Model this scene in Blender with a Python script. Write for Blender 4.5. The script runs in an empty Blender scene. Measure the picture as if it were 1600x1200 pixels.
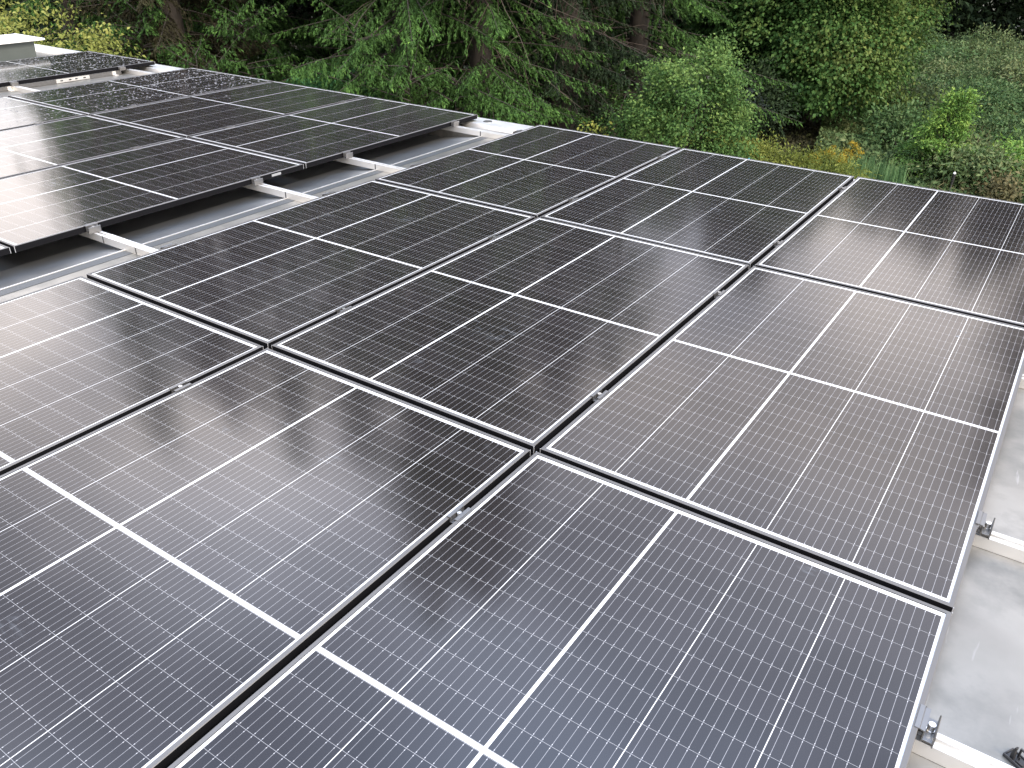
import bpy, bmesh, math, random
import numpy as np
from mathutils import Vector, Matrix

sc = bpy.context.scene
R = math.radians

# ------------------------------------------------------------------ camera
CAM = Vector((3.27907, 0.06219, 1.34840))
cam_d = bpy.data.cameras.new('camera')
cam = bpy.data.objects.new('camera', cam_d)
sc.collection.objects.link(cam)
rx = (0.82840, 0.55994, 0.01489); ry = (0.28750, -0.40222, -0.86923); rz = (-0.48072, 0.72435, -0.49418)
m = Matrix(((rx[0], -ry[0], -rz[0], CAM.x), (rx[1], -ry[1], -rz[1], CAM.y), (rx[2], -ry[2], -rz[2], CAM.z), (0, 0, 0, 1)))
cam.matrix_world = m
cam_d.sensor_width = 36
cam_d.lens = 1304.0 / 1600 * 36
cam_d.clip_start = 0.05
cam_d.clip_end = 3000
sc.camera = cam

# ------------------------------------------------------------------ world, sun, exposure
SUN_EL, SUN_AZ = 46, 108
w = bpy.data.worlds.new("World"); sc.world = w; w.use_nodes = True
nt = w.node_tree; nt.nodes.clear()
def wn(t, **k):
    n = nt.nodes.new(t)
    for a, b in k.items(): setattr(n, a, b)
    return n
sky = wn('ShaderNodeTexSky', sky_type='NISHITA', sun_disc=False, sun_elevation=R(SUN_EL), sun_rotation=R(SUN_AZ), air_density=1.0, dust_density=2.0, ozone_density=1.5)
tc = wn('ShaderNodeTexCoord'); mp = wn('ShaderNodeMapping'); mp.inputs['Scale'].default_value = (1.0, 1.0, 2.2)
nz = wn('ShaderNodeTexNoise'); nz.inputs['Scale'].default_value = 2.3; nz.inputs['Detail'].default_value = 5; nz.inputs['Roughness'].default_value = .55
rp = wn('ShaderNodeValToRGB'); rp.color_ramp.elements[0].position = .38; rp.color_ramp.elements[1].position = .60
mx = wn('ShaderNodeMix', data_type='RGBA'); mx.inputs[7].default_value = (17.0, 17.0, 17.2, 1)   # cloud white, in the sky's own units
fac = wn('ShaderNodeMath', operation='MULTIPLY_ADD'); fac.inputs[2].default_value = .30; fac.inputs[1].default_value = .70
sx_ = wn('ShaderNodeSeparateXYZ'); ch = wn('ShaderNodeMapRange'); ch.inputs[1].default_value = .50; ch.inputs[2].default_value = .85
cm = wn('ShaderNodeMix', data_type='RGBA'); cm.inputs[6].default_value = (15.8, 14.4, 13.7, 1); cm.inputs[7].default_value = (11.4, 14.8, 21.6, 1)
dp = wn('ShaderNodeVectorMath', operation='DOT_PRODUCT'); dp.inputs[1].default_value = (math.sin(R(-5))*math.cos(R(26)), math.cos(R(-5))*math.cos(R(26)), math.sin(R(26)))
bk = wn('ShaderNodeMapRange', interpolation_type='SMOOTHSTEP'); bk.inputs[1].default_value = .84; bk.inputs[2].default_value = .97; bk.inputs[3].default_value = 1.0; bk.inputs[4].default_value = .84
d2 = wn('ShaderNodeVectorMath', operation='DOT_PRODUCT'); d2.inputs[1].default_value = (math.sin(R(-55))*math.cos(R(29)), math.cos(R(-55))*math.cos(R(29)), math.sin(R(29)))
b2 = wn('ShaderNodeMapRange', interpolation_type='SMOOTHSTEP'); b2.inputs[1].default_value = .955; b2.inputs[2].default_value = .995; b2.inputs[3].default_value = 1.0; b2.inputs[4].default_value = 1.5
bb_ = wn('ShaderNodeMath', operation='MULTIPLY')
bm_ = wn('ShaderNodeVectorMath', operation='SCALE')
bg = wn('ShaderNodeBackground'); bg.inputs['Strength'].default_value = 0.10
wo = wn('ShaderNodeOutputWorld')
L = nt.links.new
L(tc.outputs['Generated'], mp.inputs[0]); L(mp.outputs[0], nz.inputs['Vector']); L(nz.outputs['Fac'], rp.inputs[0])
L(tc.outputs['Generated'], sx_.inputs[0]); L(sx_.outputs[2], ch.inputs[0]); L(ch.outputs[0], cm.inputs[0])
L(tc.outputs['Generated'], dp.inputs[0]); L(dp.outputs['Value'], bk.inputs[0]); L(cm.outputs[2], bm_.inputs[0]); L(tc.outputs['Generated'], d2.inputs[0]); L(d2.outputs['Value'], b2.inputs[0]); L(bk.outputs[0], bb_.inputs[0]); L(b2.outputs[0], bb_.inputs[1]); L(bb_.outputs[0], bm_.inputs['Scale']); L(bm_.outputs[0], mx.inputs[7])
L(rp.outputs[0], fac.inputs[0]); L(fac.outputs[0], mx.inputs[0]); L(sky.outputs[0], mx.inputs[6]); L(mx.outputs[2], bg.inputs[0]); L(bg.outputs[0], wo.inputs[0])
sd = bpy.data.lights.new('sun', 'SUN'); sun = bpy.data.objects.new('sun', sd); sc.collection.objects.link(sun)
sd.energy = 2.2; sd.angle = R(16); sd.color = (1.0, .88, .72)
dv = Vector((math.sin(R(SUN_AZ)) * math.cos(R(SUN_EL)), math.cos(R(SUN_AZ)) * math.cos(R(SUN_EL)), math.sin(R(SUN_EL))))
sun.rotation_euler = dv.to_track_quat('Z', 'Y').to_euler()
sun.location = (6, 2, 12)
vs = sc.view_settings
vs.view_transform = 'Standard'; vs.look = 'None'; vs.gamma = 1; vs.use_curve_mapping = False
vs.exposure = 1.30
sc.render.engine = 'CYCLES'
sc.cycles.use_denoising = True
sc.cycles.max_bounces = 8; sc.cycles.transparent_max_bounces = 4
sc.cycles.diffuse_bounces = 3; sc.cycles.glossy_bounces = 4

# ------------------------------------------------------------------ helpers
def link(o): sc.collection.objects.link(o); return o
def tag(o, label=None, cat=None, group=None, kind=None):
    if label: o['label'] = label
    if cat: o['category'] = cat
    if group: o['group'] = group
    if kind: o['kind'] = kind
    return o
def empty(name, loc, rz=0.0):
    o = bpy.data.objects.new(name, None); link(o); o.location = loc; o.rotation_euler = (0, 0, rz); o.empty_display_size = .2
    return o
def obj(name, me, mat=None, parent=None, loc=None):
    o = bpy.data.objects.new(name, me); link(o)
    if mat is not None and not me.materials:
        for k in (mat if isinstance(mat, (list, tuple)) else [mat]): me.materials.append(k)
    if parent is not None: o.parent = parent
    if loc is not None: o.location = loc
    return o
def copy_tree(o, parent=None):
    c = o.copy(); sc.collection.objects.link(c); c.parent = parent
    for ch in list(o.children): copy_tree(ch, c)
    return c

class MB:
    """collects simple solids and builds them as one mesh"""
    def __init__(s): s.bm = bmesh.new()
    def box(s, x0, x1, y0, y1, z0, z1, mi=0):
        v = [s.bm.verts.new(p) for p in ((x0,y0,z0),(x1,y0,z0),(x1,y1,z0),(x0,y1,z0),(x0,y0,z1),(x1,y0,z1),(x1,y1,z1),(x0,y1,z1))]
        for f in ((3,2,1,0),(4,5,6,7),(0,1,5,4),(1,2,6,5),(2,3,7,6),(3,0,4,7)):
            s.bm.faces.new([v[i] for i in f]).material_index = mi
        return s
    def prism(s, prof, a0, a1, axis='x', mi=0):
        """closed profile of (p, z) pushed along axis"""
        f = (lambda p, z, a: (a, p, z)) if axis == 'x' else (lambda p, z, a: (p, a, z))
        A = [s.bm.verts.new(f(p, z, a0)) for p, z in prof]; B = [s.bm.verts.new(f(p, z, a1)) for p, z in prof]
        n = len(prof)
        for i in range(n): s.bm.faces.new((A[i], A[(i+1) % n], B[(i+1) % n], B[i])).material_index = mi
        s.bm.faces.new(A[::-1]).material_index = mi; s.bm.faces.new(B).material_index = mi
        return s
    def cyl(s, x, y, z0, z1, r, n=20, r2=None, mi=0, cap=True):
        r2 = r if r2 is None else r2
        A = [s.bm.verts.new((x + r*math.cos(2*math.pi*i/n), y + r*math.sin(2*math.pi*i/n), z0)) for i in range(n)]
        B = [s.bm.verts.new((x + r2*math.cos(2*math.pi*i/n), y + r2*math.sin(2*math.pi*i/n), z1)) for i in range(n)]
        for i in range(n): s.bm.faces.new((A[i], A[(i+1) % n], B[(i+1) % n], B[i])).material_index = mi
        if cap: s.bm.faces.new(A[::-1]).material_index = mi; s.bm.faces.new(B).material_index = mi
        return s
    def ring(s, x, y, z0, z1, ro, ri, n=20, mi=0):
        def c(r, z): return [s.bm.verts.new((x + r*math.cos(2*math.pi*i/n), y + r*math.sin(2*math.pi*i/n), z)) for i in range(n)]
        a, b, d, e = c(ro, z0), c(ro, z1), c(ri, z1), c(ri, z0)
        for p, q in ((a, b), (b, d), (d, e), (e, a)):
            for i in range(n): s.bm.faces.new((p[i], p[(i+1) % n], q[(i+1) % n], q[i])).material_index = mi
        return s
    def mesh(s, name, bevel=0):
        bmesh.ops.recalc_face_normals(s.bm, faces=s.bm.faces)
        if bevel: bmesh.ops.bevel(s.bm, geom=[e for e in s.bm.edges], offset=bevel, segments=1, affect='EDGES', clamp_overlap=True)
        me = bpy.data.meshes.new(name); s.bm.to_mesh(me); s.bm.free(); return me

# ------------------------------------------------------------------ materials
class NB:
    def __init__(s, name):
        s.m = bpy.data.materials.new(name); s.m.use_nodes = True; s.t = s.m.node_tree; s.t.nodes.clear()
        s.out = s.t.nodes.new('ShaderNodeOutputMaterial')
    def n(s, t, ins=None, **k):
        nd = s.t.nodes.new(t)
        for a, b in k.items(): setattr(nd, a, b)
        for a, b in (ins or {}).items(): s.set(nd.inputs[a], b)
        return nd
    def set(s, sock, v):
        if isinstance(v, bpy.types.NodeSocket): s.t.links.new(v, sock)
        else: sock.default_value = v
    def math(s, op, a, b=None, c=None):
        nd = s.t.nodes.new('ShaderNodeMath'); nd.operation = op
        s.set(nd.inputs[0], a)
        if b is not None: s.set(nd.inputs[1], b)
        if c is not None: s.set(nd.inputs[2], c)
        return nd.outputs[0]
    def mix(s, f, a, b):
        nd = s.t.nodes.new('ShaderNodeMix'); nd.data_type = 'RGBA'
        s.set(nd.inputs[0], f); s.set(nd.inputs[6], a); s.set(nd.inputs[7], b); return nd.outputs[2]
    def noise(s, vec, scale, detail=4, rough=.55):
        nd = s.n('ShaderNodeTexNoise', {'Scale': scale, 'Detail': detail, 'Roughness': rough})
        if vec is not None: s.t.links.new(vec, nd.inputs['Vector'])
        return nd.outputs['Fac']
    def ramp(s, f, p0, p1, c0=(0,0,0,1), c1=(1,1,1,1)):
        nd = s.t.nodes.new('ShaderNodeValToRGB'); e = nd.color_ramp.elements
        e[0].position, e[1].position, e[0].color, e[1].color = p0, p1, c0, c1
        s.set(nd.inputs[0], f); return nd.outputs[0]
    def bsdf(s, **k):
        nd = s.t.nodes.new('ShaderNodeBsdfPrincipled')
        for a, b in k.items(): s.set(nd.inputs[a.replace('_', ' ')], b)
        s.t.links.new(nd.outputs[0], s.out.inputs[0]); return nd
def rgb(r, g, b): return (r, g, b, 1)

def simple(name, col, rough=.5, metal=0.0, var=.12, scale=30, **k):
    b = NB(name); tcn = b.n('ShaderNodeTexCoord'); f = b.noise(tcn.outputs['Object'], scale)
    c = b.mix(f, rgb(*[x*(1-var) for x in col]), rgb(*[min(1, x*(1+var)) for x in col]))
    rr = b.math('MULTIPLY_ADD', f, .16, rough - .08)
    b.bsdf(Base_Color=c, Roughness=rr, Metallic=metal, **k); return b.m

def make_glass():
    b = NB('solar_glass')
    uv = b.n('ShaderNodeUVMap'); uv.uv_map = 'metres'
    sp = b.n('ShaderNodeSeparateXYZ'); b.t.links.new(uv.outputs[0], sp.inputs[0]); u, v = sp.outputs[0], sp.outputs[1]
    M = b.math
    x = M('SUBTRACT', M('SUBTRACT', u, .019), M('MULTIPLY', M('GREATER_THAN', u, .4447), .006))
    sx = M('MODULO', M('ADD', x, 2.12), .212)
    y = M('SUBTRACT', M('SUBTRACT', v, .024), M('MULTIPLY', M('GREATER_THAN', v, .877), .0145))
    sy = M('MODULO', M('ADD', y, .7048), .07048)
    inside = M('MULTIPLY', M('MULTIPLY', M('GREATER_THAN', u, .019), M('LESS_THAN', u, 1.0825)), M('MULTIPLY', M('GREATER_THAN', v, .024), M('LESS_THAN', v, 1.730)))
    thick = M('MULTIPLY', M('GREATER_THAN', u, .4412), M('LESS_THAN', u, .4482))
    mid = M('LESS_THAN', M('ABSOLUTE', M('SUBTRACT', v, .877)), .0060)
    cell = M('MULTIPLY', M('LESS_THAN', sx, .2101), M('LESS_THAN', sy, .0699))
    cell = M('MULTIPLY', M('MULTIPLY', cell, inside), M('SUBTRACT', 1, M('MAXIMUM', thick, mid)))
    # busbars and their solder pads
    bd = M('ABSOLUTE', M('SUBTRACT', M('MODULO', M('ADD', M('SUBTRACT', sx, .0125), .21525), .0205), .01025))
    bb = M('LESS_THAN', bd, .00048)
    pe = M('ABSOLUTE', M('SUBTRACT', M('ABSOLUTE', M('SUBTRACT', sy, .0346)), .0305))
    pad = M('MULTIPLY', M('LESS_THAN', pe, .0012), M('LESS_THAN', bd, .0009))
    # per cell shade
    ix = M('FLOOR', M('DIVIDE', x, .212)); iy = M('FLOOR', M('DIVIDE', y, .07048))
    oi = b.n('ShaderNodeObjectInfo')
    cv = b.n('ShaderNodeCombineXYZ', {0: ix, 1: iy, 2: M('MULTIPLY', oi.outputs['Random'], 91.0)})
    wnz = b.n('ShaderNodeTexWhiteNoise', noise_dimensions='3D'); b.t.links.new(cv.outputs[0], wnz.inputs[0])
    cc = b.mix(wnz.outputs['Value'], rgb(.0082, .0066, .0066), rgb(.0134, .0112, .0116))
    off = b.n('ShaderNodeVectorMath', operation='ADD'); b.t.links.new(uv.outputs[0], off.inputs[0])
    ov = b.n('ShaderNodeCombineXYZ', {0: M('MULTIPLY', oi.outputs['Random'], 37.0), 1: M('MULTIPLY', oi.outputs['Random'], 53.0)})
    b.t.links.new(ov.outputs[0], off.inputs[1]); p = off.outputs[0]
    # dust film and a few wiped smears
    dust = b.noise(p, 2.2, 5)
    mpw = b.n('ShaderNodeMapping', {'Rotation': (0, 0, .8), 'Scale': (1.0, 3.2, 1.0)}); b.t.links.new(p, mpw.inputs[0])
    sm = b.noise(p, 3.4, 3, .5); sm2 = b.noise(mpw.outputs[0], 15, 4, .65)
    smear = M('MULTIPLY', b.ramp(sm, .66, .73), b.ramp(sm2, .50, .78))
    cc = b.mix(M('MULTIPLY', dust, .018), cc, rgb(.30, .29, .27))
    cc = b.mix(M('MULTIPLY', smear, .16), cc, rgb(.50, .56, .62))
    c = b.mix(cell, b.mix(M('MULTIPLY', M('GREATER_THAN', sy, .0699), M('SUBTRACT', 1, M('MAXIMUM', thick, mid))), rgb(.52, .52, .51), rgb(.30, .30, .30)), cc)
    c = b.mix(M('MULTIPLY', M('MULTIPLY', bb, cell), .5), c, rgb(.36, .36, .37))
    c = b.mix(M('MULTIPLY', M('MULTIPLY', pad, cell), .5), c, rgb(.55, .55, .55))
    rg = M('ADD', M('MULTIPLY_ADD', dust, .05, .085), M('MULTIPLY', smear, .12))
    b.bsdf(Base_Color=c, Roughness=rg, IOR=1.5, Specular_IOR_Level=.5)
    return b.m

def make_roof():
    b = NB('roof_metal'); t = b.n('ShaderNodeTexCoord'); p = t.outputs['Object']
    big = b.noise(p, 1.3, 6, .6); fine = b.noise(p, 5, 3, .5)
    mp2 = b.n('ShaderNodeMapping', {'Scale': (60, 7, 7), 'Rotation': (0, 0, .5)}); b.t.links.new(p, mp2.inputs[0])
    scr = b.ramp(b.noise(mp2.outputs[0], 1.0, 2), .70, .78)
    mid = b.noise(p, 3.1, 6, .62)
    c = b.mix(b.ramp(big, .35, .65), rgb(.225, .215, .190), rgb(.325, .308, .275))
    c = b.mix(b.math('MULTIPLY', b.ramp(mid, .44, .62), .85), c, rgb(.150, .147, .132))
    c = b.mix(b.math('MULTIPLY', b.ramp(fine, .52, .70), .30), c, rgb(.19, .175, .155))
    c = b.mix(b.math('MULTIPLY', scr, .35), c, rgb(.45, .44, .42))
    rg = b.math('MULTIPLY_ADD', mid, .22, .30)
    b.bsdf(Base_Color=c, Roughness=rg, Metallic=.7)
    return b.m

def leaf_mat(name, dark, mid, light, rough=.5, trans=.28, spec=.08):
    """leaf colour runs with each leaf's own tint value"""
    b = NB(name)
    at = b.n('ShaderNodeAttribute'); at.attribute_name = 'tint'
    ge = b.n('ShaderNodeNewGeometry')
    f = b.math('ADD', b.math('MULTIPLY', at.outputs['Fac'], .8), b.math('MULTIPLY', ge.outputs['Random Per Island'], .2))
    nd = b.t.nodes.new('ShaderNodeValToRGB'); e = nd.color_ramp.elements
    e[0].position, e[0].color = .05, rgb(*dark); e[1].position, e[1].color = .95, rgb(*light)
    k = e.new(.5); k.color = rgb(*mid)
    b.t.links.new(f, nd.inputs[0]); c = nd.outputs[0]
    d = b.n('ShaderNodeBsdfPrincipled', {'Base Color': c, 'Roughness': rough, 'Specular IOR Level': spec})
    tr = b.n('ShaderNodeBsdfTranslucent', {'Color': c})
    ms = b.n('ShaderNodeMixShader', {0: trans}); b.t.links.new(d.outputs[0], ms.inputs[1]); b.t.links.new(tr.outputs[0], ms.inputs[2])
    b.t.links.new(ms.outputs[0], b.out.inputs[0])
    return b.m

M_GLASS = make_glass(); M_ROOF = make_roof()
M_LIP = simple('anodised_lip', (.128, .122, .115), .5, .5, .05, 18)
M_BLACK = simple('black_anodised', (.006, .006, .007), .7, 0, .2, 20, Specular_IOR_Level=.05)
M_CUT = simple('bare_cut_edge', (.5, .5, .5), .45, .6, .1, 80)
M_ALU = simple('mill_aluminium', (.74, .72, .68), .46, .85, .05, 12)
M_ALU2 = simple('clamp_aluminium', (.20, .196, .19), .38, .85, .08, 40)
M_STEEL = simple('stainless_bolt', (.78, .77, .75), .25, .95, .05, 60)
M_VALLEY = simple('dark_zinc', (.44, .455, .46), .32, .95, .12, 4)
M_SEAM_SHADE = simple('seam_shade_grey', (.045, .049, .051), .5, 0, .2, 6)
M_DARK = simple('dark_slot', (.03, .03, .03), .6, 0, .2, 50)
M_WHITE = simple('white_painted_sheet', (.78, .78, .77), .45, 0, .04, 5)
M_GREY = simple('grey_green_panel', (.070, .082, .077), .6, 0, .10, 8)
M_PLASTIC = simple('black_plastic', (.022, .021, .021), .42, 0, .3, 60)
M_STICK = simple('paper_sticker', (.22, .23, .235), .6, 0, .1, 90)
M_BLUE = simple('blue_tape', (.05, .33, .42), .5, 0, .1, 90)
M_DROP = NB('water_drop'); M_DROP.bsdf(Base_Color=rgb(.16, .16, .16), Roughness=.10, IOR=1.33); M_DROP = M_DROP.m
M_BARK = simple('brown_bark', (.026, .020, .015), .85, 0, .45, 9)
M_TWIG = simple('dead_twig', (.060, .044, .032), .85, 0, .35, 9)
M_WALL = simple('rendered_wall', (.55, .54, .51), .8, 0, .1, 3)

# ------------------------------------------------------------------ building and roof
ZR = -0.071          # roof sheet level, panel tops are z = 0
GROUND = -3.6
bld = empty('flat_roof_building', (0, 0, GROUND))
tag(bld, 'flat pale metal roof of the building carrying the solar panels', 'building')
def under(o, root):      # parent while keeping world coordinates
    o.parent = root; o.matrix_parent_inverse = Matrix.Translation(-Vector(root.location)); return o
b = MB(); b.box(-.294, 7.5, -7, 5.20, -.30, ZR).box(-9, -1.2, -7, 5.20, -.30, ZR).box(-1.2, -.294, 5.02, 5.20, -.30, ZR)
under(obj('roof_sheet', b.mesh('roof_sheet'), M_ROOF), bld)
b = MB(); b.prism([(-1.199, -.29), (-.295, -.29), (-.295, ZR - .0005), (-.66, -.132), (-1.199, -.132)], -7, 5.019, 'y')
under(obj('valley_sheet', b.mesh('valley_sheet'), M_VALLEY), bld)
b = MB()
b.prism([(5.20, -.30), (5.20, ZR - .03), (5.215, -.046), (5.40, -.046), (5.40, -.42), (5.392, -.42), (5.392, -.30)], -9, 7.5, 'x')
under(obj('verge_trim', b.mesh('verge_trim', 0), M_ALU), bld)
b = MB(); b.ring(-.47, 5.32, -.046, -.0425, .034, .022, 24).cyl(-.47, 5.32, -.046, -.0435, .019, 20)
under(obj('fixing_cap', b.mesh('fixing_cap'), M_ALU2), bld)
b = MB(); b.box(-8.9, 7.4, -6.9, 5.36, GROUND - .4, -.30)
under(obj('wall', b.mesh('wall'), M_WALL), bld)
# dark strip painted as a shaded seam face, bright metal edge, along the open gap
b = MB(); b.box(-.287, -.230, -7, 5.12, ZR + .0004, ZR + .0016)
under(obj('seam_shade_strip', b.mesh('seam_shade_strip'), M_SEAM_SHADE), bld)
b = MB(); b.box(-.2938, -.2872, -7, 5.12, ZR + .0004, ZR + .005)
under(obj('strip_edge', b.mesh('strip_edge'), M_ALU), bld)

# white lidded box at the far left of the roof
hood = empty('roof_box', (-6.2, 4.0, ZR)); tag(hood, 'low grey box with a white overhanging lid at the far left of the roof', 'roof box')
b = MB(); b.prism([(-6.36, .0), (-5.93, .0), (-5.91, .177), (-6.34, .177)], .6, 4.93, 'y')
bx = b.mesh('body'); under(obj('body', bx, M_GREY), hood).location.z = ZR
hb = MB(); hb.box(-6.42, -5.87, .5, 5.03, .178 + ZR, .196 + ZR)
under(obj('lid', hb.mesh('lid', .003), M_WHITE), hood)

# ------------------------------------------------------------------ solar panels
PW, PL, LIP = 1.1005, 1.754, .011
def frame_mesh():
    b = MB()
    def ring(ix, oz0, oz1, o, i, mi):
        pass
    bm = b.bm
    def v(x, y, z): return bm.verts.new((x, y, z))
    def rect(i, z): return [v(i, i, z), v(PW-i, i, z), v(PW-i, PL-i, z), v(i, PL-i, z)]
    o0 = rect(0, -.030); o1 = rect(0, -.0012); o2 = rect(.0012, 0); i0 = rect(LIP, 0); i1 = rect(LIP, -.030); 
    for A, B, mi in ((o0, o1, 1), (o1, o2, 0), (o2, i0, 0), (i0, i1, 1), (i1, o0, 1)):
        for k in range(4):
            f = bm.faces.new((A[k], A[(k+1) % 4], B[(k+1) % 4], B[k])); f.material_index = mi
    # bare mitre cuts at the corners
    for cx, cy in ((0, 0), (PW, 0), (PW, PL), (0, PL)):
        sx = 1 if cx == 0 else -1; sy = 1 if cy == 0 else -1
        e = .0008
        b.box(min(cx - sx*e, cx + sx*.0012), max(cx - sx*e, cx + sx*.0012), min(cy - sy*e, cy + sy*.0012), max(cy - sy*e, cy + sy*.0012), -.030, -.0006, 2)
    return b.mesh('frame')
def glass_mesh():
    bm = bmesh.new(); i = .009; z = -.0020
    vs_ = [bm.verts.new(p) for p in ((i, i, z), (PW-i, i, z), (PW-i, PL-i, z), (i, PL-i, z))]
    lo = [bm.verts.new((q.co.x, q.co.y, z-.005)) for q in vs_]
    f = bm.faces.new(vs_); bm.faces.new(lo[::-1])
    for k in range(4): bm.faces.new((lo[k], lo[(k+1) % 4], vs_[(k+1) % 4], vs_[k]))
    uvl = bm.loops.layers.uv.new('metres')
    for fa in bm.faces:
        for lp in fa.loops: lp[uvl].uv = (lp.vert.co.x, lp.vert.co.y)
    me = bpy.data.meshes.new('glass'); bm.to_mesh(me); bm.free(); return me
ME_FRAME, ME_GLASS = frame_mesh(), glass_mesh()
proto = empty('solar_panel', (0, 0, 0)); obj('frame', ME_FRAME, [M_LIP, M_BLACK, M_CUT], proto); obj('glass', ME_GLASS, M_GLASS, proto)
PX, PY = PW + .0215, PL + .021
X3, X2, X1 = 0.0, -3.9014, -5.575       # left edges of the three arrays
first = True
prng = random.Random(4)
PANELS = {}
def panel(arr, x0, i, j, label, group):
    global first
    o = proto if first else copy_tree(proto); first = False
    o.location = (x0 + i*PX, j*PY, prng.uniform(-.0006, .0006)); o.rotation_euler = (prng.uniform(-.0010, .0010), prng.uniform(-.0014, .0014), prng.uniform(-.0006, .0006)); tag(o, label, 'solar panel', group); PANELS[(arr, i, j)] = o
rown = {2: 'row along the far roof edge', 1: 'second row from the far roof edge', 0: 'row nearest the camera'}
coln = {0: 'left', 1: 'middle', 2: 'right'}
for j in (2, 1, 0):
    for i in (0, 1, 2):
        panel('n', X3, i, j, f'near array panel, {coln[i]} column, {rown[j]}', 'panels of the near array')
for j in (2, 1):
    for i in (0, 1, 2):
        wet = ', dotted with raindrops' if (j == 2 and i == 0) else ''
        panel('m', X2, i, j, f'middle array panel, {coln[i]} column, {rown[j]}{wet}', 'panels of the middle array')
panel('m', X2, 2, 0, 'solar panel showing only its corner at the left photo edge beside the gap', 'panels of the middle array')
panel('f', X1, 0, 2, 'rain dotted solar panel alone in the farthest left array by the white lid', 'panels of the far array')
panel('f', X1, 0, 1, 'solar panel of the farthest left array, cut off by the left photo edge', 'panels of the far array')

# raindrops lying on the far panels
def drops(n, seed, fx=(0, 1), fy=(0, 1), clump=.5):
    rng = np.random.default_rng(seed); bm = bmesh.new()
    for _ in range(n):
        x = .03 + (PW - .06)*(fx[0] + (fx[1]-fx[0])*rng.random()); y = .03 + (PL - .06)*(fy[0] + (fy[1]-fy[0])*rng.random()**.8)
        r = .0026 + .0046*rng.random()**2.5; a = rng.random()*6.28; e = 1 + .8*rng.random()
        top = bm.verts.new((x, y, -.0018 + r*.45)); rg = []
        for k in range(8):
            t = 2*math.pi*k/8; px, py = r*e*math.cos(t), r*math.sin(t)
            rg.append((px*math.cos(a) - py*math.sin(a), px*math.sin(a) + py*math.cos(a)))
        A = [bm.verts.new((x+p, y+q, -.0021)) for p, q in rg]; B = [bm.verts.new((x+p*.72, y+q*.72, -.0018 + r*.33)) for p, q in rg]
        for k in range(8):
            bm.faces.new((A[k], A[(k+1) % 8], B[(k+1) % 8], B[k])); bm.faces.new((B[k], B[(k+1) % 8], top))
    for f in bm.faces: f.smooth = True
    me = bpy.data.meshes.new('water_drops'); bm.to_mesh(me); bm.free(); return me
for key, n, seed, fx, fy in ((('m', 0, 2), 750, 1, (0, 1), (0, 1)), (('f', 0, 2), 700, 2, (0, 1), (0, 1)), (('m', 0, 1), 160, 3, (0, 1), (.55, 1)), (('f', 0, 1), 150, 4, (0, 1), (.5, 1)), (('m', 1, 2), 14, 5, (0, .3), (.4, 1)), (('n', 2, 1), 9, 6, (.6, .98), (.86, .99))):
    o = obj('water_drops', drops(n, seed, fx, fy), M_DROP, PANELS[key]); o['kind'] = 'stuff'
# paper stickers on frame sides
for key, yl in ((('m', 2, 1), 1.54), (('m', 2, 2), 1.49)):
    b = MB(); b.box(PW + .0004, PW + .0012, yl - .035, yl + .035, -.022, -.008)
    obj('sticker', b.mesh('sticker'), M_STICK, PANELS[key])

# ------------------------------------------------------------------ mounting rails
RAILS = [(5.01, 'farthest rail, beside the roof edge'), (3.90, 'second rail from the far roof edge'), (3.165, 'third rail from the far roof edge'), (2.155, 'fourth rail, its bright end showing widest in the gap'), (1.412, 'nearest rail, running off at the lower right beside the clip')]
def rail_mesh():
    z1, z0, hw = -.0345, -.0700, .0205
    prof = [(-hw, z0), (hw, z0), (hw, z1), (.0055, z1), (.0055, z1-.012), (-.0055, z1-.012), (-.0055, z1), (-hw, z1)]
    b = MB(); b.prism(prof, -5.72, 4.35, 'x'); return b.mesh('rail')
ME_RAIL = rail_mesh()
b = MB(); b.box(-.004, .004, -.0209, -.0202, -.069, -.0352); ME_SLOT = b.mesh('splice_joint')
b = MB(); b.prism([(-.017, -.0338), (.017, -.0338), (.013, -.0285), (-.013, -.0285)], -.43, -.035, 'x'); ME_COVER = b.mesh('cover_strip')
for k, (y, lab) in enumerate(RAILS):
    o = obj('mounting_rail', ME_RAIL, M_ALU); o.location = (0, y, 0)
    tag(o, 'silver rail under the panels, ' + lab, 'mounting rail', 'aluminium rails crossing the roof')
    for xs in ((-.455, -.20) if k == 3 else (-.30,)): obj('splice_joint', ME_SLOT, M_DARK, o, (xs, 0, 0))
    if k in (3,): obj('cover_strip', ME_COVER, M_ALU, o)
cr = empty('cross_rail', (-4.49, 3.5, ZR)); tag(cr, 'silver rail with a bolted joint plate under the edge of the farthest array', 'mounting rail')
b = MB(); b.box(-4.515, -4.475, 1.9, 4.93, -.070, -.033); under(obj('profile', b.mesh('profile', .001), M_ALU2), cr)
b = MB(); b.box(-4.4748, -4.470, 4.28, 4.60, -.0665, -.036); under(obj('joint_plate', b.mesh('joint_plate'), M_ALU), cr)
for y in (4.33, 4.41, 4.47, 4.55):
    b = MB()
    for q in range(1): b.box(-4.4699, -4.4685, y - .012, y + .012, -.056, -.046)
    under(obj('bolt_hole', b.mesh('bolt_hole'), M_DARK), cr)
for y in (4.85, 3.86, 2.9):
    b = MB(); b.box(-4.4748, -4.468, y - .018, y + .018, -.0705, -.034).box(-4.4748, -4.43, y - .018, y + .018, -.0705, -.064).cyl(-4.45, y, -.064, -.056, .008, 10)
    under(obj('foot_bracket', b.mesh('foot_bracket'), M_ALU), cr)

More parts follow.
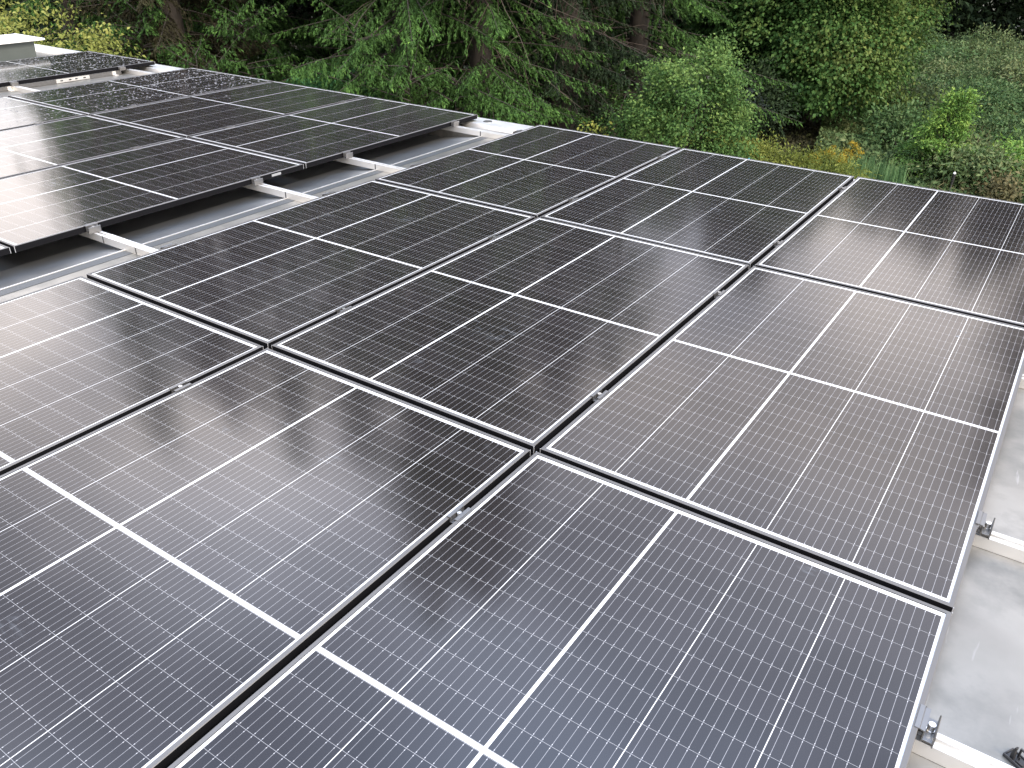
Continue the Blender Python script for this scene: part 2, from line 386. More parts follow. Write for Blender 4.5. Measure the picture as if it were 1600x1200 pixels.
# ------------------------------------------------------------------ clamps
def mid_clamp():
    o = empty('mid_clamp', (0, 0, 0))
    b = MB()
    g = .01075
    b.box(-g - .007, -g + .0018, -.030, .030, .0006, .0034).box(g - .0018, g + .007, -.030, .030, .0006, .0034)
    b.box(-g + .0019, -g + .0040, -.030, .030, -.014, .0034).box(g - .0040, g - .0019, -.030, .030, -.014, .0034).box(-g + .0041, g - .0041, -.030, .030, -.014, -.0115)
    obj('clamp_plate', b.mesh('clamp_plate'), M_ALU2, o)
    b = MB(); b.ring(0, 0, -.0114, .0030, .0062, .0030, 18).cyl(0, 0, -.0114, -.0020, .0029, 12)
    obj('bolt', b.mesh('bolt'), M_STEEL, o)
    return o
def end_clamp():
    """hooks over a panel edge lying on its -x side; x = 0 is the panel's edge"""
    o = empty('end_clamp', (0, 0, 0)); b = MB()
    b.prism([(-.007, .0006), (-.007, .0032), (.0018, .0032), (.0050, -.0012), (.0100, -.0012), (.0100, -.0290), (.0125, -.0290), (.0125, .0012), (.0018, .0012), (.0012, .0006)], -.031, .031, 'y')
    b.prism([(.0126, -.0245), (.0126, -.0215), (.0300, -.0215), (.0300, -.0045), (.0318, -.0030), (.0332, -.0045), (.0332, -.0335), (.0305, -.0335), (.0305, -.0245)], -.031, .031, 'y')
    b.box(.003, .0099, -.012, .012, -.0338, -.024).box(.0126, .0300, -.018, .018, -.0338, -.0246)
    obj('clamp_body', b.mesh('clamp_body'), M_ALU2, o)
    b = MB(); b.ring(.0213, 0, -.0214, -.0190, .0080, .0032, 20).ring(.0213, 0, -.0189, -.0040, .0068, .0032, 20).cyl(.0213, 0, -.0189, -.0085, .0031, 12)
    obj('bolt', b.mesh('bolt'), M_STEEL, o)
    return o
mc0, ec0 = mid_clamp(), end_clamp(); mc_used = ec_used = False
def place(kind, x, y, label, group, flip=False):
    global mc_used, ec_used
    if kind == 'm': o = copy_tree(mc0) if mc_used else mc0; mc_used = True
    else: o = copy_tree(ec0) if ec_used else ec0; ec_used = True
    o.location = (x, y, 0); o.rotation_euler = (0, 0, math.pi if flip else 0)
    tag(o, label, 'panel clamp', group)
G1, G2 = PX - .01075, 2*PX - .01075
oc = ['first', 'second', 'third', 'fourth', 'fifth']
ys = [r[0] for r in RAILS]
for gx, nm in ((G1, 'left gap of the near array'), (G2, 'right gap of the near array')):
    for k, y in enumerate(ys): place('m', gx, y - .008, f'{oc[k]} mid clamp from the far edge in the {nm}', 'clamps between the near panels')
for gx, nm in ((X2 + PX - .01075, 'left gap of the middle array'), (X2 + 2*PX - .01075, 'right gap of the middle array')):
    for k, y in enumerate(ys[:4]): place('m', gx, y, f'{oc[k]} tiny mid clamp from the far edge in the {nm}', 'clamps between the middle panels')
E3, E2, E1 = X3 + 2*PX + PW, X2 + 2*PX + PW, X1 + PW
for k, y in enumerate(ys):
    if k >= 3: place('e', E3, y + .005, f'end clamp with bolt on the right edge of the near array, {"upper" if k == 3 else "lower"} one', 'end clamps on the right edge')
    if k < 4: place('e', E2, y - .01, f'{oc[k]} end clamp from the far edge on the middle array beside the gap', 'end clamps over the gap')
    if k < 4: place('e', X3, y + .03, f'{oc[k]} end clamp from the far edge on the left edge of the near array', 'end clamps on the left edge of the near array', True)
for k, y in ((0, 4.93), (1, 3.90)): place('e', E1, y, f'end clamp on the farthest array, {"at the far right corner" if k == 0 else "near the left photo edge"}', 'end clamps on the farthest array')

# black plastic clip lying on the roof at the lower right corner
cl = empty('cable_clip', (3.4965, 1.4858, ZR), R(-31.5)); tag(cl, 'black plastic clip with an upright tab lying on the roof, lower right corner', 'cable clip')
b = MB(); b.box(0, .052, 0, .028, 0, .0045).box(0, .052, 0, .003, .0046, .0075).box(0, .052, .025, .028, .0046, .0075).box(0, .003, .0031, .0249, .0046, .0075)
obj('base', b.mesh('base', .0006), M_PLASTIC, cl)
b = MB(); b.prism([(.0105, .0046), (.0178, .0046), (.0172, .016), (.0155, .025), (.0165, .036), (.0125, .034), (.0110, .025), (.0095, .014)], .005, .0115, 'y')
obj('tab', b.mesh('tab', .0005), M_PLASTIC, cl)
b = MB(); b.box(.0160, .0195, .0185, .0225, .0046, .0285).box(.0196, .046, .0185, .0225, .0250, .0285).box(.0461, .0495, .0185, .0225, .0046, .0285).box(.022, .036, .006, .012, .0046, .0085).box(.0225, .0250, .0125, .0150, .0046, .0150)
obj('loop', b.mesh('loop', .0005), M_PLASTIC, cl)
# scrap of tape on the roof edge
tp = empty('tape_flag', (1.56, 5.335, -.046)); tag(tp, 'tiny teal tape flag standing at the far roof edge', 'tape')
b = MB(); b.box(-.003, .007, -.001, .001, .0, .040); obj('flag', b.mesh('flag'), M_BLUE, tp)

# ------------------------------------------------------------------ ground
def make_ground():
    b = NB('garden_soil'); t = b.n('ShaderNodeTexCoord'); p = t.outputs['Object']
    a = b.noise(p, .35, 6, .6); f = b.noise(p, 5, 6, .7)
    c = b.mix(b.ramp(a, .4, .6), rgb(.030, .034, .016), rgb(.050, .042, .024))
    c = b.mix(b.math('MULTIPLY', f, .5), c, rgb(.035, .052, .018))
    b.bsdf(Base_Color=c, Roughness=.95); return b.m
bm = bmesh.new(); vsx = [bm.verts.new(p) for p in ((-900, -900, GROUND), (900, -900, GROUND), (900, 900, GROUND), (-900, 900, GROUND))]; bm.faces.new(vsx)
me = bpy.data.meshes.new('ground'); bm.to_mesh(me); bm.free()
tag(obj('ground', me, make_ground()), kind='structure')

# ------------------------------------------------------------------ vegetation kit
def polar(az, d):
    return CAM.x + d*math.sin(R(az)), CAM.y + d*math.cos(R(az))
def unit(a): return a / (np.linalg.norm(a, axis=1, keepdims=True) + 1e-9)
def leaves(name, P, D, N, ln, wd, tint, mat, parent=None, fold=.18):
    """one kite shaped leaf per row: centre P, length axis D, face normal N"""
    n = len(P); D = unit(D); S = unit(np.cross(D, N)); N = np.cross(S, D)
    ln = np.broadcast_to(ln, (n,))[:, None]; wd = np.broadcast_to(wd, (n,))[:, None]
    V = np.empty((n, 4, 3))
    V[:, 0] = P - D*ln*.5; V[:, 2] = P + D*ln*.5 - N*ln*.10
    V[:, 1] = P - D*ln*.06 + S*wd*.5 + N*wd*fold; V[:, 3] = P - D*ln*.06 - S*wd*.5 + N*wd*fold
    me = bpy.data.meshes.new(name)
    me.vertices.add(4*n); me.vertices.foreach_set('co', V.reshape(-1).astype(np.float32))
    me.loops.add(4*n); me.loops.foreach_set('vertex_index', np.arange(4*n, dtype=np.int32))
    me.polygons.add(n); me.polygons.foreach_set('loop_start', np.arange(0, 4*n, 4, dtype=np.int32))
    try: me.polygons.foreach_set('loop_total', np.full(n, 4, np.int32))
    except Exception: pass
    me.update(calc_edges=True)
    at = me.attributes.new('tint', 'FLOAT', 'POINT')
    at.data.foreach_set('value', np.repeat(np.clip(tint, 0, 1), 4).astype(np.float32))
    return obj(name, me, mat, parent)
def tubes(name, paths, mat, parent=None, sides=6):
    V, F = [], []
    for pts, rad in paths:
        pts = np.asarray(pts, float); k0 = len(V)
        for i, p in enumerate(pts):
            t = pts[min(i+1, len(pts)-1)] - pts[max(i-1, 0)]; t = t/(np.linalg.norm(t)+1e-9)
            a = np.cross(t, [0.3, .9, .2]); a /= np.linalg.norm(a)+1e-9; c = np.cross(t, a)
            for s in range(sides):
                q = 2*math.pi*s/sides; V.append(tuple(p + rad[i]*(a*math.cos(q) + c*math.sin(q))))
        for i in range(len(pts)-1):
            for s in range(sides):
                F.append((k0+i*sides+s, k0+i*sides+(s+1) % sides, k0+(i+1)*sides+(s+1) % sides, k0+(i+1)*sides+s))
    me = bpy.data.meshes.new(name); me.from_pydata(V, [], F); me.update()
    me.polygons.foreach_set('use_smooth', np.ones(len(F), bool))
    return obj(name, me, mat, parent)

# leaf materials: dark, mid, light
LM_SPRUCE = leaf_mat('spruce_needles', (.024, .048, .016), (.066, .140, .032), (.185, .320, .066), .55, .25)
LM_DARK = leaf_mat('dark_needles', (.012, .020, .011), (.024, .040, .018), (.046, .076, .030), .6, .1)
LM_BROWN = leaf_mat('brown_needles', (.018, .017, .010), (.036, .034, .017), (.055, .070, .026), .7, .1)
LM_MAPLE = leaf_mat('maple_leaves', (.026, .064, .020), (.056, .122, .032), (.165, .200, .056), .5, .3)
LM_BIRCH = leaf_mat('birch_leaves', (.036, .082, .024), (.078, .150, .042), (.180, .260, .070), .45, .35)
LM_ROWAN = leaf_mat('rowan_leaves', (0.029, 0.078, 0.034), (0.049, 0.143, 0.055), (0.104, 0.221, 0.072), .45, .3)
LM_YELLOW = leaf_mat('yellow_green_leaves', (.075, .095, .025), (.180, .205, .050), (.330, .330, .095), .5, .35)
LM_BRAMBLE = leaf_mat('bramble_leaves', (.030, .062, .024), (.068, .125, .045), (.150, .210, .085), .5, .25)
LM_MEADOW = leaf_mat('meadow_herbs', (.042, .070, .028), (.088, .134, .050), (.180, .200, .090), .6, .25)
LM_DRY = leaf_mat('dry_grass', (.055, .058, .026), (.105, .095, .045), (.180, .150, .075), .7, .2)
LM_FERN = leaf_mat('yellowing_fern', (.064, .086, .020), (.145, .175, .036), (.270, .275, .065), .5, .35)
LM_GOLD = leaf_mat('goldenrod_flowers', (.160, .130, .020), (.340, .250, .028), (.500, .370, .060), .6, .3)
LM_GRASS = leaf_mat('tall_grass', (.055, .110, .045), (.105, .195, .080), (.190, .290, .130), .5, .3)
LM_WILLOW = leaf_mat('willow_leaves', (0.057, 0.121, 0.030), (0.127, 0.241, 0.051), (0.276, 0.391, 0.086), .45, .35)

def conifer_mesh(H, Rm, seed, z0=.3, fine_to=5.0, droop=.28, dens=1.0, taper=.72, needle=.066, nw=.019):
    """whorls of drooping boughs carrying side twigs set with needle sprays"""
    rng = np.random.default_rng(seed); P, D, N, Ls, Ws, T = [], [], [], [], [], []; limbs = []
    z = z0
    while z < H - .25:
        fine = z < fine_to; t = (z - z0)/(H - z0); Lb = Rm*(1 - t)**taper + .12
        nb = rng.integers(5, 8) if fine else rng.integers(5, 7); a0 = rng.random()*6.28
        for k in range(nb):
            a = a0 + 2*math.pi*k/nb + rng.normal()*.25; L_ = Lb*(.65 + .5*rng.random()); el = math.tan(R(-8 + 40*t + rng.normal()*7))
            zz = z + rng.normal()*.12
            s = np.linspace(0, 1, 8); r = L_*s; hz = zz + L_*(el*s - droop*s**2 + .12*s**3)
            side = rng.normal()*.12*L_*s**2
            ca, sa = math.cos(a), math.sin(a)
            pts = np.stack([ca*r - sa*side, sa*r + ca*side, hz], 1)
            limbs.append((pts, np.linspace(.015, .003, 8)*(.4 + L_/3.5)))
            step = (.060 if fine else .13)/dens; nt_ = max(3, int(L_*.85/step))
            for q in range(nt_):
                ss = .15 + .85*(q + rng.random())/nt_
                p = np.array([np.interp(ss, s, pts[:, c]) for c in range(3)])
                sg = 1 if q % 2 else -1; ang = a + sg*R(58 - 30*ss + rng.normal()*12)
                lt = (.10 + .36*L_*(1.02 - ss)*.6)*(.6 + .7*rng.random()); lt = min(lt, .75)
                dd = np.array([math.cos(ang), math.sin(ang), -.35 - .5*rng.random()]); dd /= np.linalg.norm(dd)
                m_ = max(2, int(lt/((.0105 if fine else .055)/dens)))
                u = np.linspace(.08, 1, m_)[:, None]
                pp = p + dd*lt*u + np.array([0, 0, -1])*(.25*lt*u**2) + rng.normal(size=(m_, 3))*.012
                P.append(pp); D.append(np.tile(dd, (m_, 1)) + rng.normal(size=(m_, 3))*.45 + [0, 0, -.25])
                N.append(np.tile([0, 0, 1.], (m_, 1)) + rng.normal(size=(m_, 3))*.5)
                sc_ = 1 if fine else 5.6
                Ls.append(needle*sc_*(.7 + .6*rng.random(m_))); Ws.append(nw*sc_*(.7 + .6*rng.random(m_)))
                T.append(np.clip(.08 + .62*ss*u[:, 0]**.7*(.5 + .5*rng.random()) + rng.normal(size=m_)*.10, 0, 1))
        z += (.34 if fine else .46)*(.8 + .4*rng.random())
    return tuple(np.concatenate(x) for x in (P, D, N, Ls, Ws, T)), limbs
def conifer(name, label, az, d, H, Rm, seed, mat=None, rz=0, group=None, dead=0, trunk_r=.2, crown='crown', stem=1.0, **k):
    x, y = polar(az, d); root = empty(name, (x, y, GROUND), rz); tag(root, label, 'tree', group)
    a, limbs = conifer_mesh(H, Rm, seed, **k)
    rng = np.random.default_rng(seed + 77)
    tr = [(np.array([(0, 0, -.1), (.02, .03, H*.3*stem), (.0, -.02, H*.65*stem), (.03, 0, H*stem)]), [trunk_r, trunk_r*.8, trunk_r*.42, .015])]
    tubes('trunk', tr + limbs, M_BARK, root)
    if dead:
        tw = []
        for _ in range(dead):
            an = rng.random()*6.28; z = .6 + 4.6*rng.random(); l = Rm*(.35 + .55*rng.random()); s = np.linspace(0, 1, 6)
            wob = np.cumsum(rng.normal(size=(6, 3))*.05, 0)
            pts = np.stack([math.cos(an)*l*s, math.sin(an)*l*s, z + l*(rng.normal()*.25*s - .25*s**2)], 1) + wob
            tw.append((pts, np.linspace(.009, .003, 6)))
            for _2 in range(3):
                q = rng.integers(1, 5); b0 = pts[q]; dd = rng.normal(size=3); dd[2] -= .5
                tw.append((np.stack([b0, b0 + dd*.18, b0 + dd*.34 + [0, 0, -.06]]), [.005, .003, .002]))
        tubes('dead_branches', tw, M_TWIG, root, 5)
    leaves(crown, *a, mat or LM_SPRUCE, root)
    return root

def clumps(rng, n, c, r, n_leaf, spread, ln, wd, up=.6, flat=.6, shell=.55, tbias=(0, 0, .25), tnoise=.16, zmin=None):
    """leaf clumps through an ellipsoid: light outside and on top, dark gaps between"""
    v = unit(rng.normal(size=(n, 3))); rad = shell + (1 - shell)*rng.random(n)**.5
    wob = 1 + .22*np.sin(v[:, 0]*5 + 1.3)*np.cos(v[:, 1]*4 + v[:, 2]*6) + .10*rng.normal(size=n)
    cen = np.asarray(c) + v*np.asarray(r)*(rad*wob)[:, None]
    if zmin is not None: k_ = cen[:, 2] > zmin; cen, v, rad = cen[k_], v[k_], rad[k_]; n = len(cen)
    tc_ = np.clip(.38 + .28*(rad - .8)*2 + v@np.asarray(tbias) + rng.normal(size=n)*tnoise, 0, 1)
    m_ = np.maximum(4, (n_leaf*(.5 + rng.random(n))).astype(int)); ix = np.repeat(np.arange(n), m_); M = len(ix)
    o = rng.normal(size=(M, 3))*spread*np.array([1, 1, flat])
    P = cen[ix] + o
    out = v[ix] + o*1.2
    D = out*.8 + rng.normal(size=(M, 3))*.55 + [0, 0, -.35]
    N = out*.5 + [0, 0, up] + rng.normal(size=(M, 3))*.4
    sz = .65 + .7*rng.random(M)
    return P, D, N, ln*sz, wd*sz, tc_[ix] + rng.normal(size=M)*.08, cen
def join(*gs): return tuple(np.concatenate([g[i] for g in gs]) for i in range(6))
def limbs_to(rng, cen, base, n, r0=.05, stem_h=.6):
    out = []
    for q in rng.choice(len(cen), min(n, len(cen)), replace=False):
        e = cen[q]; b0 = np.array([base[0], base[1], base[2] + stem_h*(.4 + .6*rng.random())])
        md = (b0 + e)/2 + [0, 0, .12*np.linalg.norm(e - b0)] + rng.normal(size=3)*.08
        out.append((np.stack([b0, md, e]), [r0, r0*.6, r0*.2]))
    return out
def leafy(name, label, cat, az, d, blobs, mat, seed, trunk_h=1.0, trunk_r=.06, limbs=30, crown='crown', trunk='trunk', group=None, **k):
    rng = np.random.default_rng(seed); x, y = polar(az, d); root = empty(name, (x, y, GROUND)); tag(root, label, cat, group)
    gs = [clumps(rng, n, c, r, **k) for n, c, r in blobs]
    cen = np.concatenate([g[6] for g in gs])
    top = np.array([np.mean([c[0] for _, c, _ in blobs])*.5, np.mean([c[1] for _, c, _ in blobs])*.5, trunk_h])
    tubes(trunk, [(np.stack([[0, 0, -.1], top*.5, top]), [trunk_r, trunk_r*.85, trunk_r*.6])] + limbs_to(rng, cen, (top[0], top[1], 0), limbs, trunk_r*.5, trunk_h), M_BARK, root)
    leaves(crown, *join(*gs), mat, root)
    return root

# ------------------------------------------------------------------ trees and bushes, from left to right
# directions: offset axes are world x,y; sizes in metres above the garden ground
leafy('golden_bush', 'yellow green bush glowing behind the white lidded box at far left', 'bush', -64.4, 14.8,
      [(170, (0, 0, 2.3), (1.4, 1.3, 1.5)), (80, (.9, .9, 2.2), (.65, .65, 1.3)), (70, (-.5, -.6, 3.2), (1.0, 1.0, .75))], LM_YELLOW, 11, .8, .05, 30, n_leaf=70, spread=.17, ln=.06, wd=.036, zmin=.2)
conifer('cypress_tree', 'dark conifer with drooping green boughs above the white lidded box', -60.0, 19.0, 14.3, 2.3, 21, LM_SPRUCE, dead=10, fine_to=5.2)
conifer('brown_conifer', 'brownish conifer with bare inner twigs behind the farthest panel', -54.6, 17.0, 12.6, 2.4, 22, LM_BROWN, dead=15, fine_to=5.2, dens=1.15)
conifer('brown_conifer', 'dull olive conifer with dead branches left of the feathery rowan bush', -50.6, 19.5, 15.5, 2.9, 23, LM_SPRUCE, dead=15, fine_to=5.2, dens=1.1)
leafy('rowan_bush', 'feathery blue green bush just beyond the far edge of the middle array', 'bush', -47.8, 14.2,
      [(190, (0, 0, 1.35), (1.25, 1.25, 1.25)), (60, (.3, .5, 2.2), (.7, .7, .55))], LM_ROWAN, 31, .8, .04, 30, n_leaf=58, spread=.16, ln=.085, wd=.026, up=.8, flat=.5, zmin=.1)
conifer('spruce_tree', 'tall spruce with bright green drooping boughs, centre left', -40.6, 15.6, 18.3, 3.3, 24, LM_SPRUCE, dead=30, trunk_r=.30, fine_to=5.0, droop=.32)
conifer('spruce_tree', 'spruce behind the gap whose low bough reaches furthest right', -36.0, 15.2, 13.5, 2.3, 25, LM_SPRUCE, dead=50, trunk_r=.22, fine_to=4.4)
for az_, d_, H_, R_, sd_, lb_ in ((-43.9, 13.6, 3.7, 1.5, 36, 'bright green cypress bush next to the rowan bush on its right'), (-40.6, 13.2, 3.3, 1.5, 37, 'bright green cypress bush in front of the tallest spruce trunk'),
        (-37.6, 13.8, 3.0, 1.45, 38, 'bright green cypress bush reaching right towards the dark trunk'), (-53.6, 14.6, 3.1, 1.2, 39, 'dull green cypress bush left of the rowan bush'), (-56.4, 16.0, 4.6, 1.3, 43, 'tall green cypress bush between the golden bush and the brownish conifer'), (-50.6, 15.4, 4.4, 1.2, 44, 'dark cypress bush rising behind the rowan bush on its left'), (-58.6, 15.6, 3.3, 1.3, 40, 'green cypress bush just behind the corner of the farthest panel')):
    conifer('cypress_bush', lb_, az_, d_, H_, R_, sd_, LM_SPRUCE, trunk_r=.03, stem=.5, taper=.45, droop=.16, z0=.15, dens=1.0, needle=.06, nw=.018)
conifer('dark_spruce', 'dark spruce with a black bare lower trunk, left of the birch bush', -30.6, 17.0, 12.2, 2.5, 26, LM_DARK, dead=50, trunk_r=.34, fine_to=5.0, z0=1.6)
conifer('shady_spruce', 'dark green spruce hanging its boughs above the birch bush', -26.0, 18.8, 12.8, 3.1, 27, LM_SPRUCE, dead=30, trunk_r=.25, fine_to=5.4, z0=1.3, dens=.9)
conifer('dark_spruce', 'tall dark conifer in the second line behind the brownish conifers', -56.5, 23.5, 15.5, 3.4, 28, LM_DARK, fine_to=3.0)
conifer('dark_spruce', 'tall dark conifer in the second line behind the rowan bush', -45.6, 22.0, 18.0, 4.0, 29, LM_DARK, fine_to=3.0)
conifer('dark_spruce', 'tall dark conifer in the second line behind the two bright spruces', -36.0, 23.0, 25.0, 4.6, 30, LM_DARK, fine_to=3.0, taper=.5)
conifer('dark_spruce', 'tall dark conifer in the second line between the dark and the shady spruce', -29.5, 25.0, 18.5, 3.8, 35, LM_DARK, fine_to=3.0)
leafy('olive_bush', 'small olive bush at the roof edge left of the birch bush', 'bush', -29.2, 13.6,
      [(70, (0, 0, .9), (.8, .8, 1.0))], LM_FERN, 33, .5, .03, 16, n_leaf=45, spread=.14, ln=.06, wd=.035, zmin=.1)
leafy('low_shoot', 'low bright green shoots poking over the far roof edge by the gap', 'bush', -36.4, 12.6,
      [(40, (0, 0, .7), (.45, .4, .45)), (60, (1.0, .7, .75), (.5, .5, .55)), (30, (-.6, -.3, .62), (.3, .3, .35))], LM_SPRUCE, 34, .4, .02, 14, n_leaf=60, spread=.12, ln=.07, wd=.02, zmin=.05)
leafy('birch_bush', 'bright light green birch bush right of centre at the roof edge', 'bush', -23.4, 14.6,
      [(150, (0, 0, 1.25), (1.05, 1.0, 1.15)), (70, (.25, -.1, 2.25), (.7, .7, .75)), (26, (.62, .2, 2.75), (.22, .25, .45)), (40, (.95, .2, 1.7), (.35, .35, .75))], LM_BIRCH, 41, .9, .05, 40,
      n_leaf=95, spread=.15, ln=.052, wd=.033, zmin=.1, tnoise=.2)
conifer('dark_spruce', 'unseen conifer added beyond the right edge for a dark reflection in the panels', 1.0, 24.0, 16.8, 2.2, 42, LM_BROWN, fine_to=1.0, z0=5.2)  # out of view, added to darken the reflection at the right panel edge
leafy('maple_tree', 'large round broadleaf tree with yellower leaves on its right side', 'tree', -15.0, 24.5,
      [(480, (0, 0, 4.3), (2.55, 2.7, 3.9)), (200, (0, -.3, 7.2), (2.1, 2.2, 2.7)), (130, (.6, -1.3, 2.2), (1.7, 1.4, 1.5)), (110, (-1.5, -.8, 3.3), (1.8, 1.6, 2.1))], LM_MAPLE, 51, 2.2, .22, 60,
      n_leaf=230, spread=.27, ln=.088, wd=.062, zmin=.5, tbias=(.26, -.05, .08), tnoise=.16, up=.7)  # leaf tint runs paler and yellower towards the right
leafy('yellow_fern_hedge', 'low yellow green ferny hedge along the roof edge below the broadleaf tree', 'hedge', -16.4, 16.0,
      [(130, (-1.15, -.35, 1.0), (.75, .5, .48)), (130, (-.2, -.05, .92), (.8, .5, .46)), (110, (.8, .22, .80), (.75, .5, .42))], LM_FERN, 61, .4, .02, 20, n_leaf=60, spread=.12, ln=.07, wd=.020, zmin=.02, up=.9)
leafy('hollow_shade_bush', 'dark bush added for the shaded hollow between birch bush and round tree', 'bush', -18.6, 21.5,
      [(90, (0, 0, .9), (1.0, .9, .9))], LM_DARK, 62, .4, .03, 20, n_leaf=60, spread=.16, ln=.09, wd=.045, zmin=.05)  # added dark foliage standing in for a shaded hollow

# goldenrod plants
def goldenrod(az, d, h, seed, label):
    rng = np.random.default_rng(seed); x, y = polar(az, d); root = empty('goldenrod_plant', (x, y, GROUND)); tag(root, label, 'plant', 'goldenrod by the roof edge')
    st, P, D = [], [], []; tops = []
    for _ in range(5):
        a = rng.random()*6.28; t = np.array([.16*math.cos(a)*rng.random(), .16*math.sin(a)*rng.random(), h*(.88 + .2*rng.random())]); tops.append(t)
        st.append((np.stack([[0, 0, 0], t*[.5, .5, .6], t]), [.007, .006, .003]))
    tubes('stem', st, M_BARK, root, 5)
    G = [clumps(rng, 9, t + [0, 0, -.02], (.085, .085, .10), 26, .028, .030, .014, up=.4, shell=.2) for t in tops]
    leaves('flower_plume', *join(*G), LM_GOLD, root)
    Lf = [clumps(rng, 16, (t[0]*.7, t[1]*.7, t[2]*.6), (.12, .12, h*.35), 16, .05, .09, .018, up=.6, shell=.2) for t in tops]
    leaves('foliage', *join(*Lf), LM_BRAMBLE, root)
for k, (az, d, h, lb) in enumerate(((-13.9, 17.6, .74, 'leftmost goldenrod with orange yellow plumes beside the ferny hedge'), (-13.1, 18.0, .86, 'second goldenrod from the left, tallest orange yellow plume'),
        (-12.3, 17.8, .80, 'third goldenrod with a broad yellow plume left of the tall grass'), (-11.7, 18.4, .86, 'rightmost tall goldenrod against the dark hollow under the tree'), (-11.6, 16.6, .42, 'short goldenrod with one low yellow head just above the panel corner'))):
    goldenrod(az, d, h, 70 + k, lb)

def blades(name, rng, n, cx, cy, rx, ry, h, wd, mat, parent=None, lean=.35, z=0.0, tint=.5):
    a = rng.random(n)*6.28; q = np.sqrt(rng.random(n)); x = cx + rx*q*np.cos(a); y = cy + ry*q*np.sin(a)
    hh = h*(.55 + .55*rng.random(n)); an = rng.random(n)*6.28; le = lean*rng.random(n)
    D = np.stack([np.cos(an)*le, np.sin(an)*le, np.ones(n)], 1); P = np.stack([x, y, z + hh*.5], 1) + D*0
    N = np.stack([np.cos(an), np.sin(an), .3*np.ones(n)], 1)
    return leaves(name, P, D, N, hh, wd*(.7 + .6*rng.random(n)), tint + .25*rng.normal(size=n), mat, parent)
rng = np.random.default_rng(5)
x, y = polar(-10.2, 17.8); root = empty('grass_tuft', (x, y, GROUND)); tag(root, 'upright blue green grass tuft right of the goldenrod', 'grass tuft')
blades('leaf_blades', rng, 520, 0, 0, .55, .4, .85, .030, LM_GRASS, root)
leafy('willow_tree', 'slender bright green young willow standing in the brambles at right', 'tree', -7.0, 19.6,
      [(90, (-.12, 0, .5), (.66, .6, .55)), (80, (.0, 0, 1.0), (.48, .46, .6)), (26, (.12, .05, 1.45), (.27, .27, .42)), (9, (.26, .05, 1.78), (.10, .10, .20)), (9, (.0, .0, 1.70), (.10, .10, .18))], LM_WILLOW, 81, .9, .025, 40,
      n_leaf=52, spread=.10, ln=.065, wd=.028, zmin=.05, tnoise=.2)
# garden torch in front of the willow
x, y = polar(-5.8, 17.6); gl = empty('garden_light', (x, y, GROUND)); tag(gl, 'small black garden light with a white top before the young willow', 'garden light')
b = MB(); b.cyl(0, 0, 0, .58, .010, 10); obj('stake', b.mesh('stake'), M_ALU2, gl)
b = MB(); b.cyl(0, 0, .58, .78, .024, 14, .036); obj('lantern', b.mesh('lantern'), M_PLASTIC, gl)
b = MB(); b.cyl(0, 0, .781, .80, .026, 14, .020).cyl(0, 0, .801, .812, .020, 14, .010); obj('cap', b.mesh('cap'), M_WHITE, gl)

# brambles and shrubs on the rough ground at right
for k, (az, d, bl, mt, lb) in enumerate((
    (-9.3, 21.5, [(80, (0, 0, .5), (1.0, .8, .6))], LM_BRAMBLE, 'grey green herb clump in front of the round tree, right of the grass tuft'),
    (-8.8, 26.0, [(130, (0, 0, .3), (1.4, 1.4, .6))], LM_MEADOW, 'tall grey green weeds between the round tree and the young willow'),
    (-9.4, 32.0, [(190, (0, 0, .25), (2.4, 2.0, .62))], LM_MEADOW, 'seedy pale weed thicket beneath the black wood, right of the round tree'),
    (-3.6, 31.0, [(190, (0, 0, .45), (2.0, 2.0, .85))], LM_MEADOW, 'pale shrub mound at the right photo edge beneath the black wood'),
    (-3.4, 24.0, [(130, (0, 0, .25), (1.3, 1.2, .5))], LM_BRAMBLE, 'dense bramble bush right of the willow top'),
    (-2.7, 20.5, [(60, (0, 0, .35), (.6, .6, .45))], LM_WILLOW, 'bright green nettle clump at the right photo edge'),
    (-4.9, 19.2, [(90, (0, 0, .40), (.9, .6, .55))], LM_MEADOW, 'low grassy weeds behind the garden light'),
    (-2.8, 18.6, [(30, (0, 0, .30), (.40, .4, .30))], LM_DRY, 'dry brown bracken at the right photo edge above the panels'),
    (-9.8, 35.0, [(150, (0, 0, .45), (1.9, 1.7, .95))], LM_BRAMBLE, 'dark scrub mound right of the round tree, at the foot of the wood'),
    (-6.2, 37.0, [(150, (0, 0, .4), (1.8, 1.7, .90))], LM_MEADOW, 'olive scrub mound at the foot of the wood, above the young willow'),
    (-2.6, 33.5, [(150, (0, 0, .5), (1.6, 1.6, 1.1))], LM_MEADOW, 'tallest pale shrub at the right photo edge'),
    (-5.9, 28.0, [(130, (0, 0, .3), (1.5, 1.4, .6))], LM_BRAMBLE, 'dark bramble mound directly behind the young willow'))):
    leafy('weed_clump' if mt in (LM_MEADOW, LM_DRY) else 'bramble_bush', lb, 'bush', az, d, bl, mt, 90 + k, .3, .02, 14, n_leaf=62, spread=.20, ln=.10, wd=.045, zmin=.03, up=.8, trunk='stem', crown='foliage', tnoise=.2)

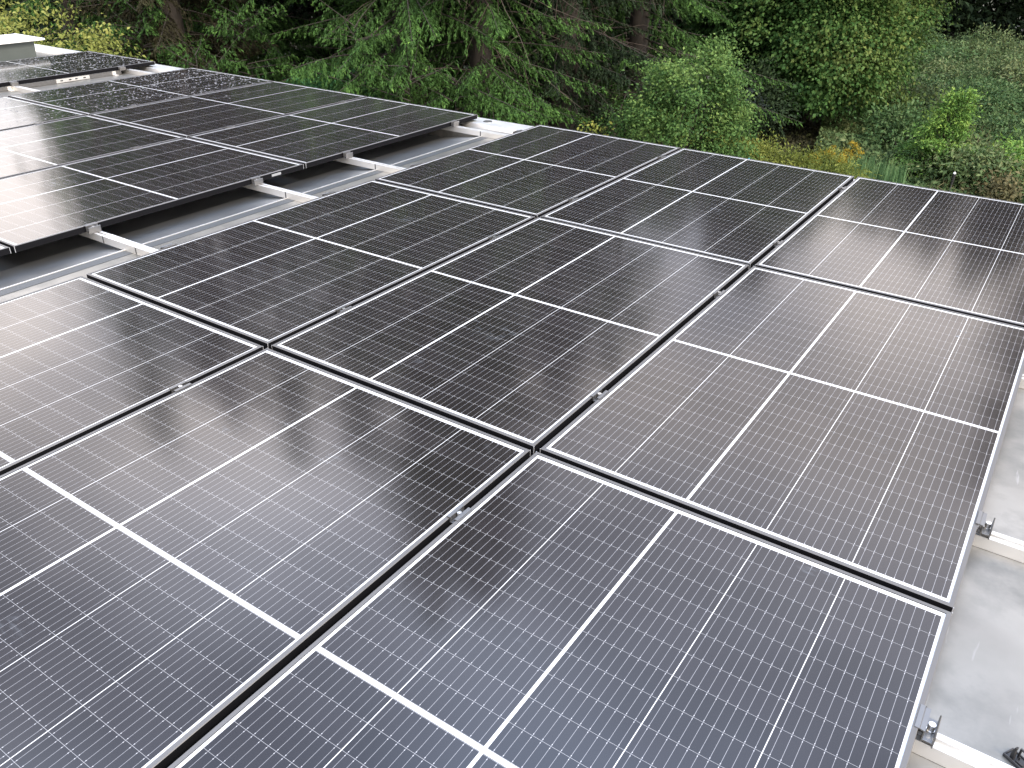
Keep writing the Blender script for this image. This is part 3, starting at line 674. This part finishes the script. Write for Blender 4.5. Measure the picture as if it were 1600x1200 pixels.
# ground cover nobody could count
def cover(name, n, a0, a1, d0, d1, hfun, ln, wd, mat, seed):
    rng = np.random.default_rng(seed); az = R(a0 + (a1 - a0)*rng.random(n) if False else 0) if False else np.radians(a0 + (a1 - a0)*rng.random(n))
    d = np.sqrt(d0**2 + (d1**2 - d0**2)*rng.random(n)); x = CAM.x + d*np.sin(az); y = CAM.y + d*np.cos(az)
    h = hfun(x, y); z = GROUND + h*np.sqrt(rng.random(n))*1.0 + .02
    P = np.stack([x, y, z], 1); D = rng.normal(size=(n, 3)) + [0, 0, .5]; N = rng.normal(size=(n, 3))*.5 + [0, -.2, 1]
    t = .45 + .25*np.sin(x*1.7 + np.sin(y*1.3)*2)*np.cos(y*1.1) + .18*rng.normal(size=n)
    s = .6 + .8*rng.random(n)
    return tag(leaves(name, P, D, N, ln*s, wd*s, t, mat), kind='stuff')
def mounds(x, y): return .22 + .40*np.clip(np.sin(x*.9 + 1.3*np.sin(y*.6)) * np.cos(y*.8 + .7*np.sin(x*.5)) + .3*np.sin(x*2.9)*np.sin(y*2.3), 0, 1.2)
cover('undergrowth', 85000, -14, 3, 15, 43, mounds, .13, .055, LM_MEADOW, 201)
cover('bramble_cover', 45000, -10, 3, 15, 30, lambda x, y: mounds(x + 3, y + 5)*1.05, .12, .06, LM_BRAMBLE, 202)
cover('dry_grass', 9000, -7, 3, 16, 34, lambda x, y: mounds(x, y)*1.2, .30, .012, LM_DRY, 203)
cover('leaf_litter', 40000, -72, -8, 12, 26, lambda x, y: .12 + 0*x, .10, .06, LM_BROWN, 204)

# woods behind everything
def wood():
    rng = np.random.default_rng(9); G = []
    for a in np.arange(-88, 34, 2.1):
        d = 37 + 9*rng.random(); x, y = polar(a + rng.normal()*.5, d + (6 if a > -13 else 0)); 
        H = (17.5 + 3*rng.random()) if a > -7 else (14.5 + 3*rng.random())
        if -62 > a: H = 7 + 2*rng.random()
        for z in np.arange(.2, H, 1.2):
            r = 2.3*(1 - z/H)**.7 + .5
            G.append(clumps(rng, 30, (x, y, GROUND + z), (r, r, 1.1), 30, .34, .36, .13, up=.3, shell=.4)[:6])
    return tuple(np.concatenate([g[i] for g in G]) for i in range(6))
tag(leaves('distant_wood', *wood(), LM_DARK), kind='stuff')
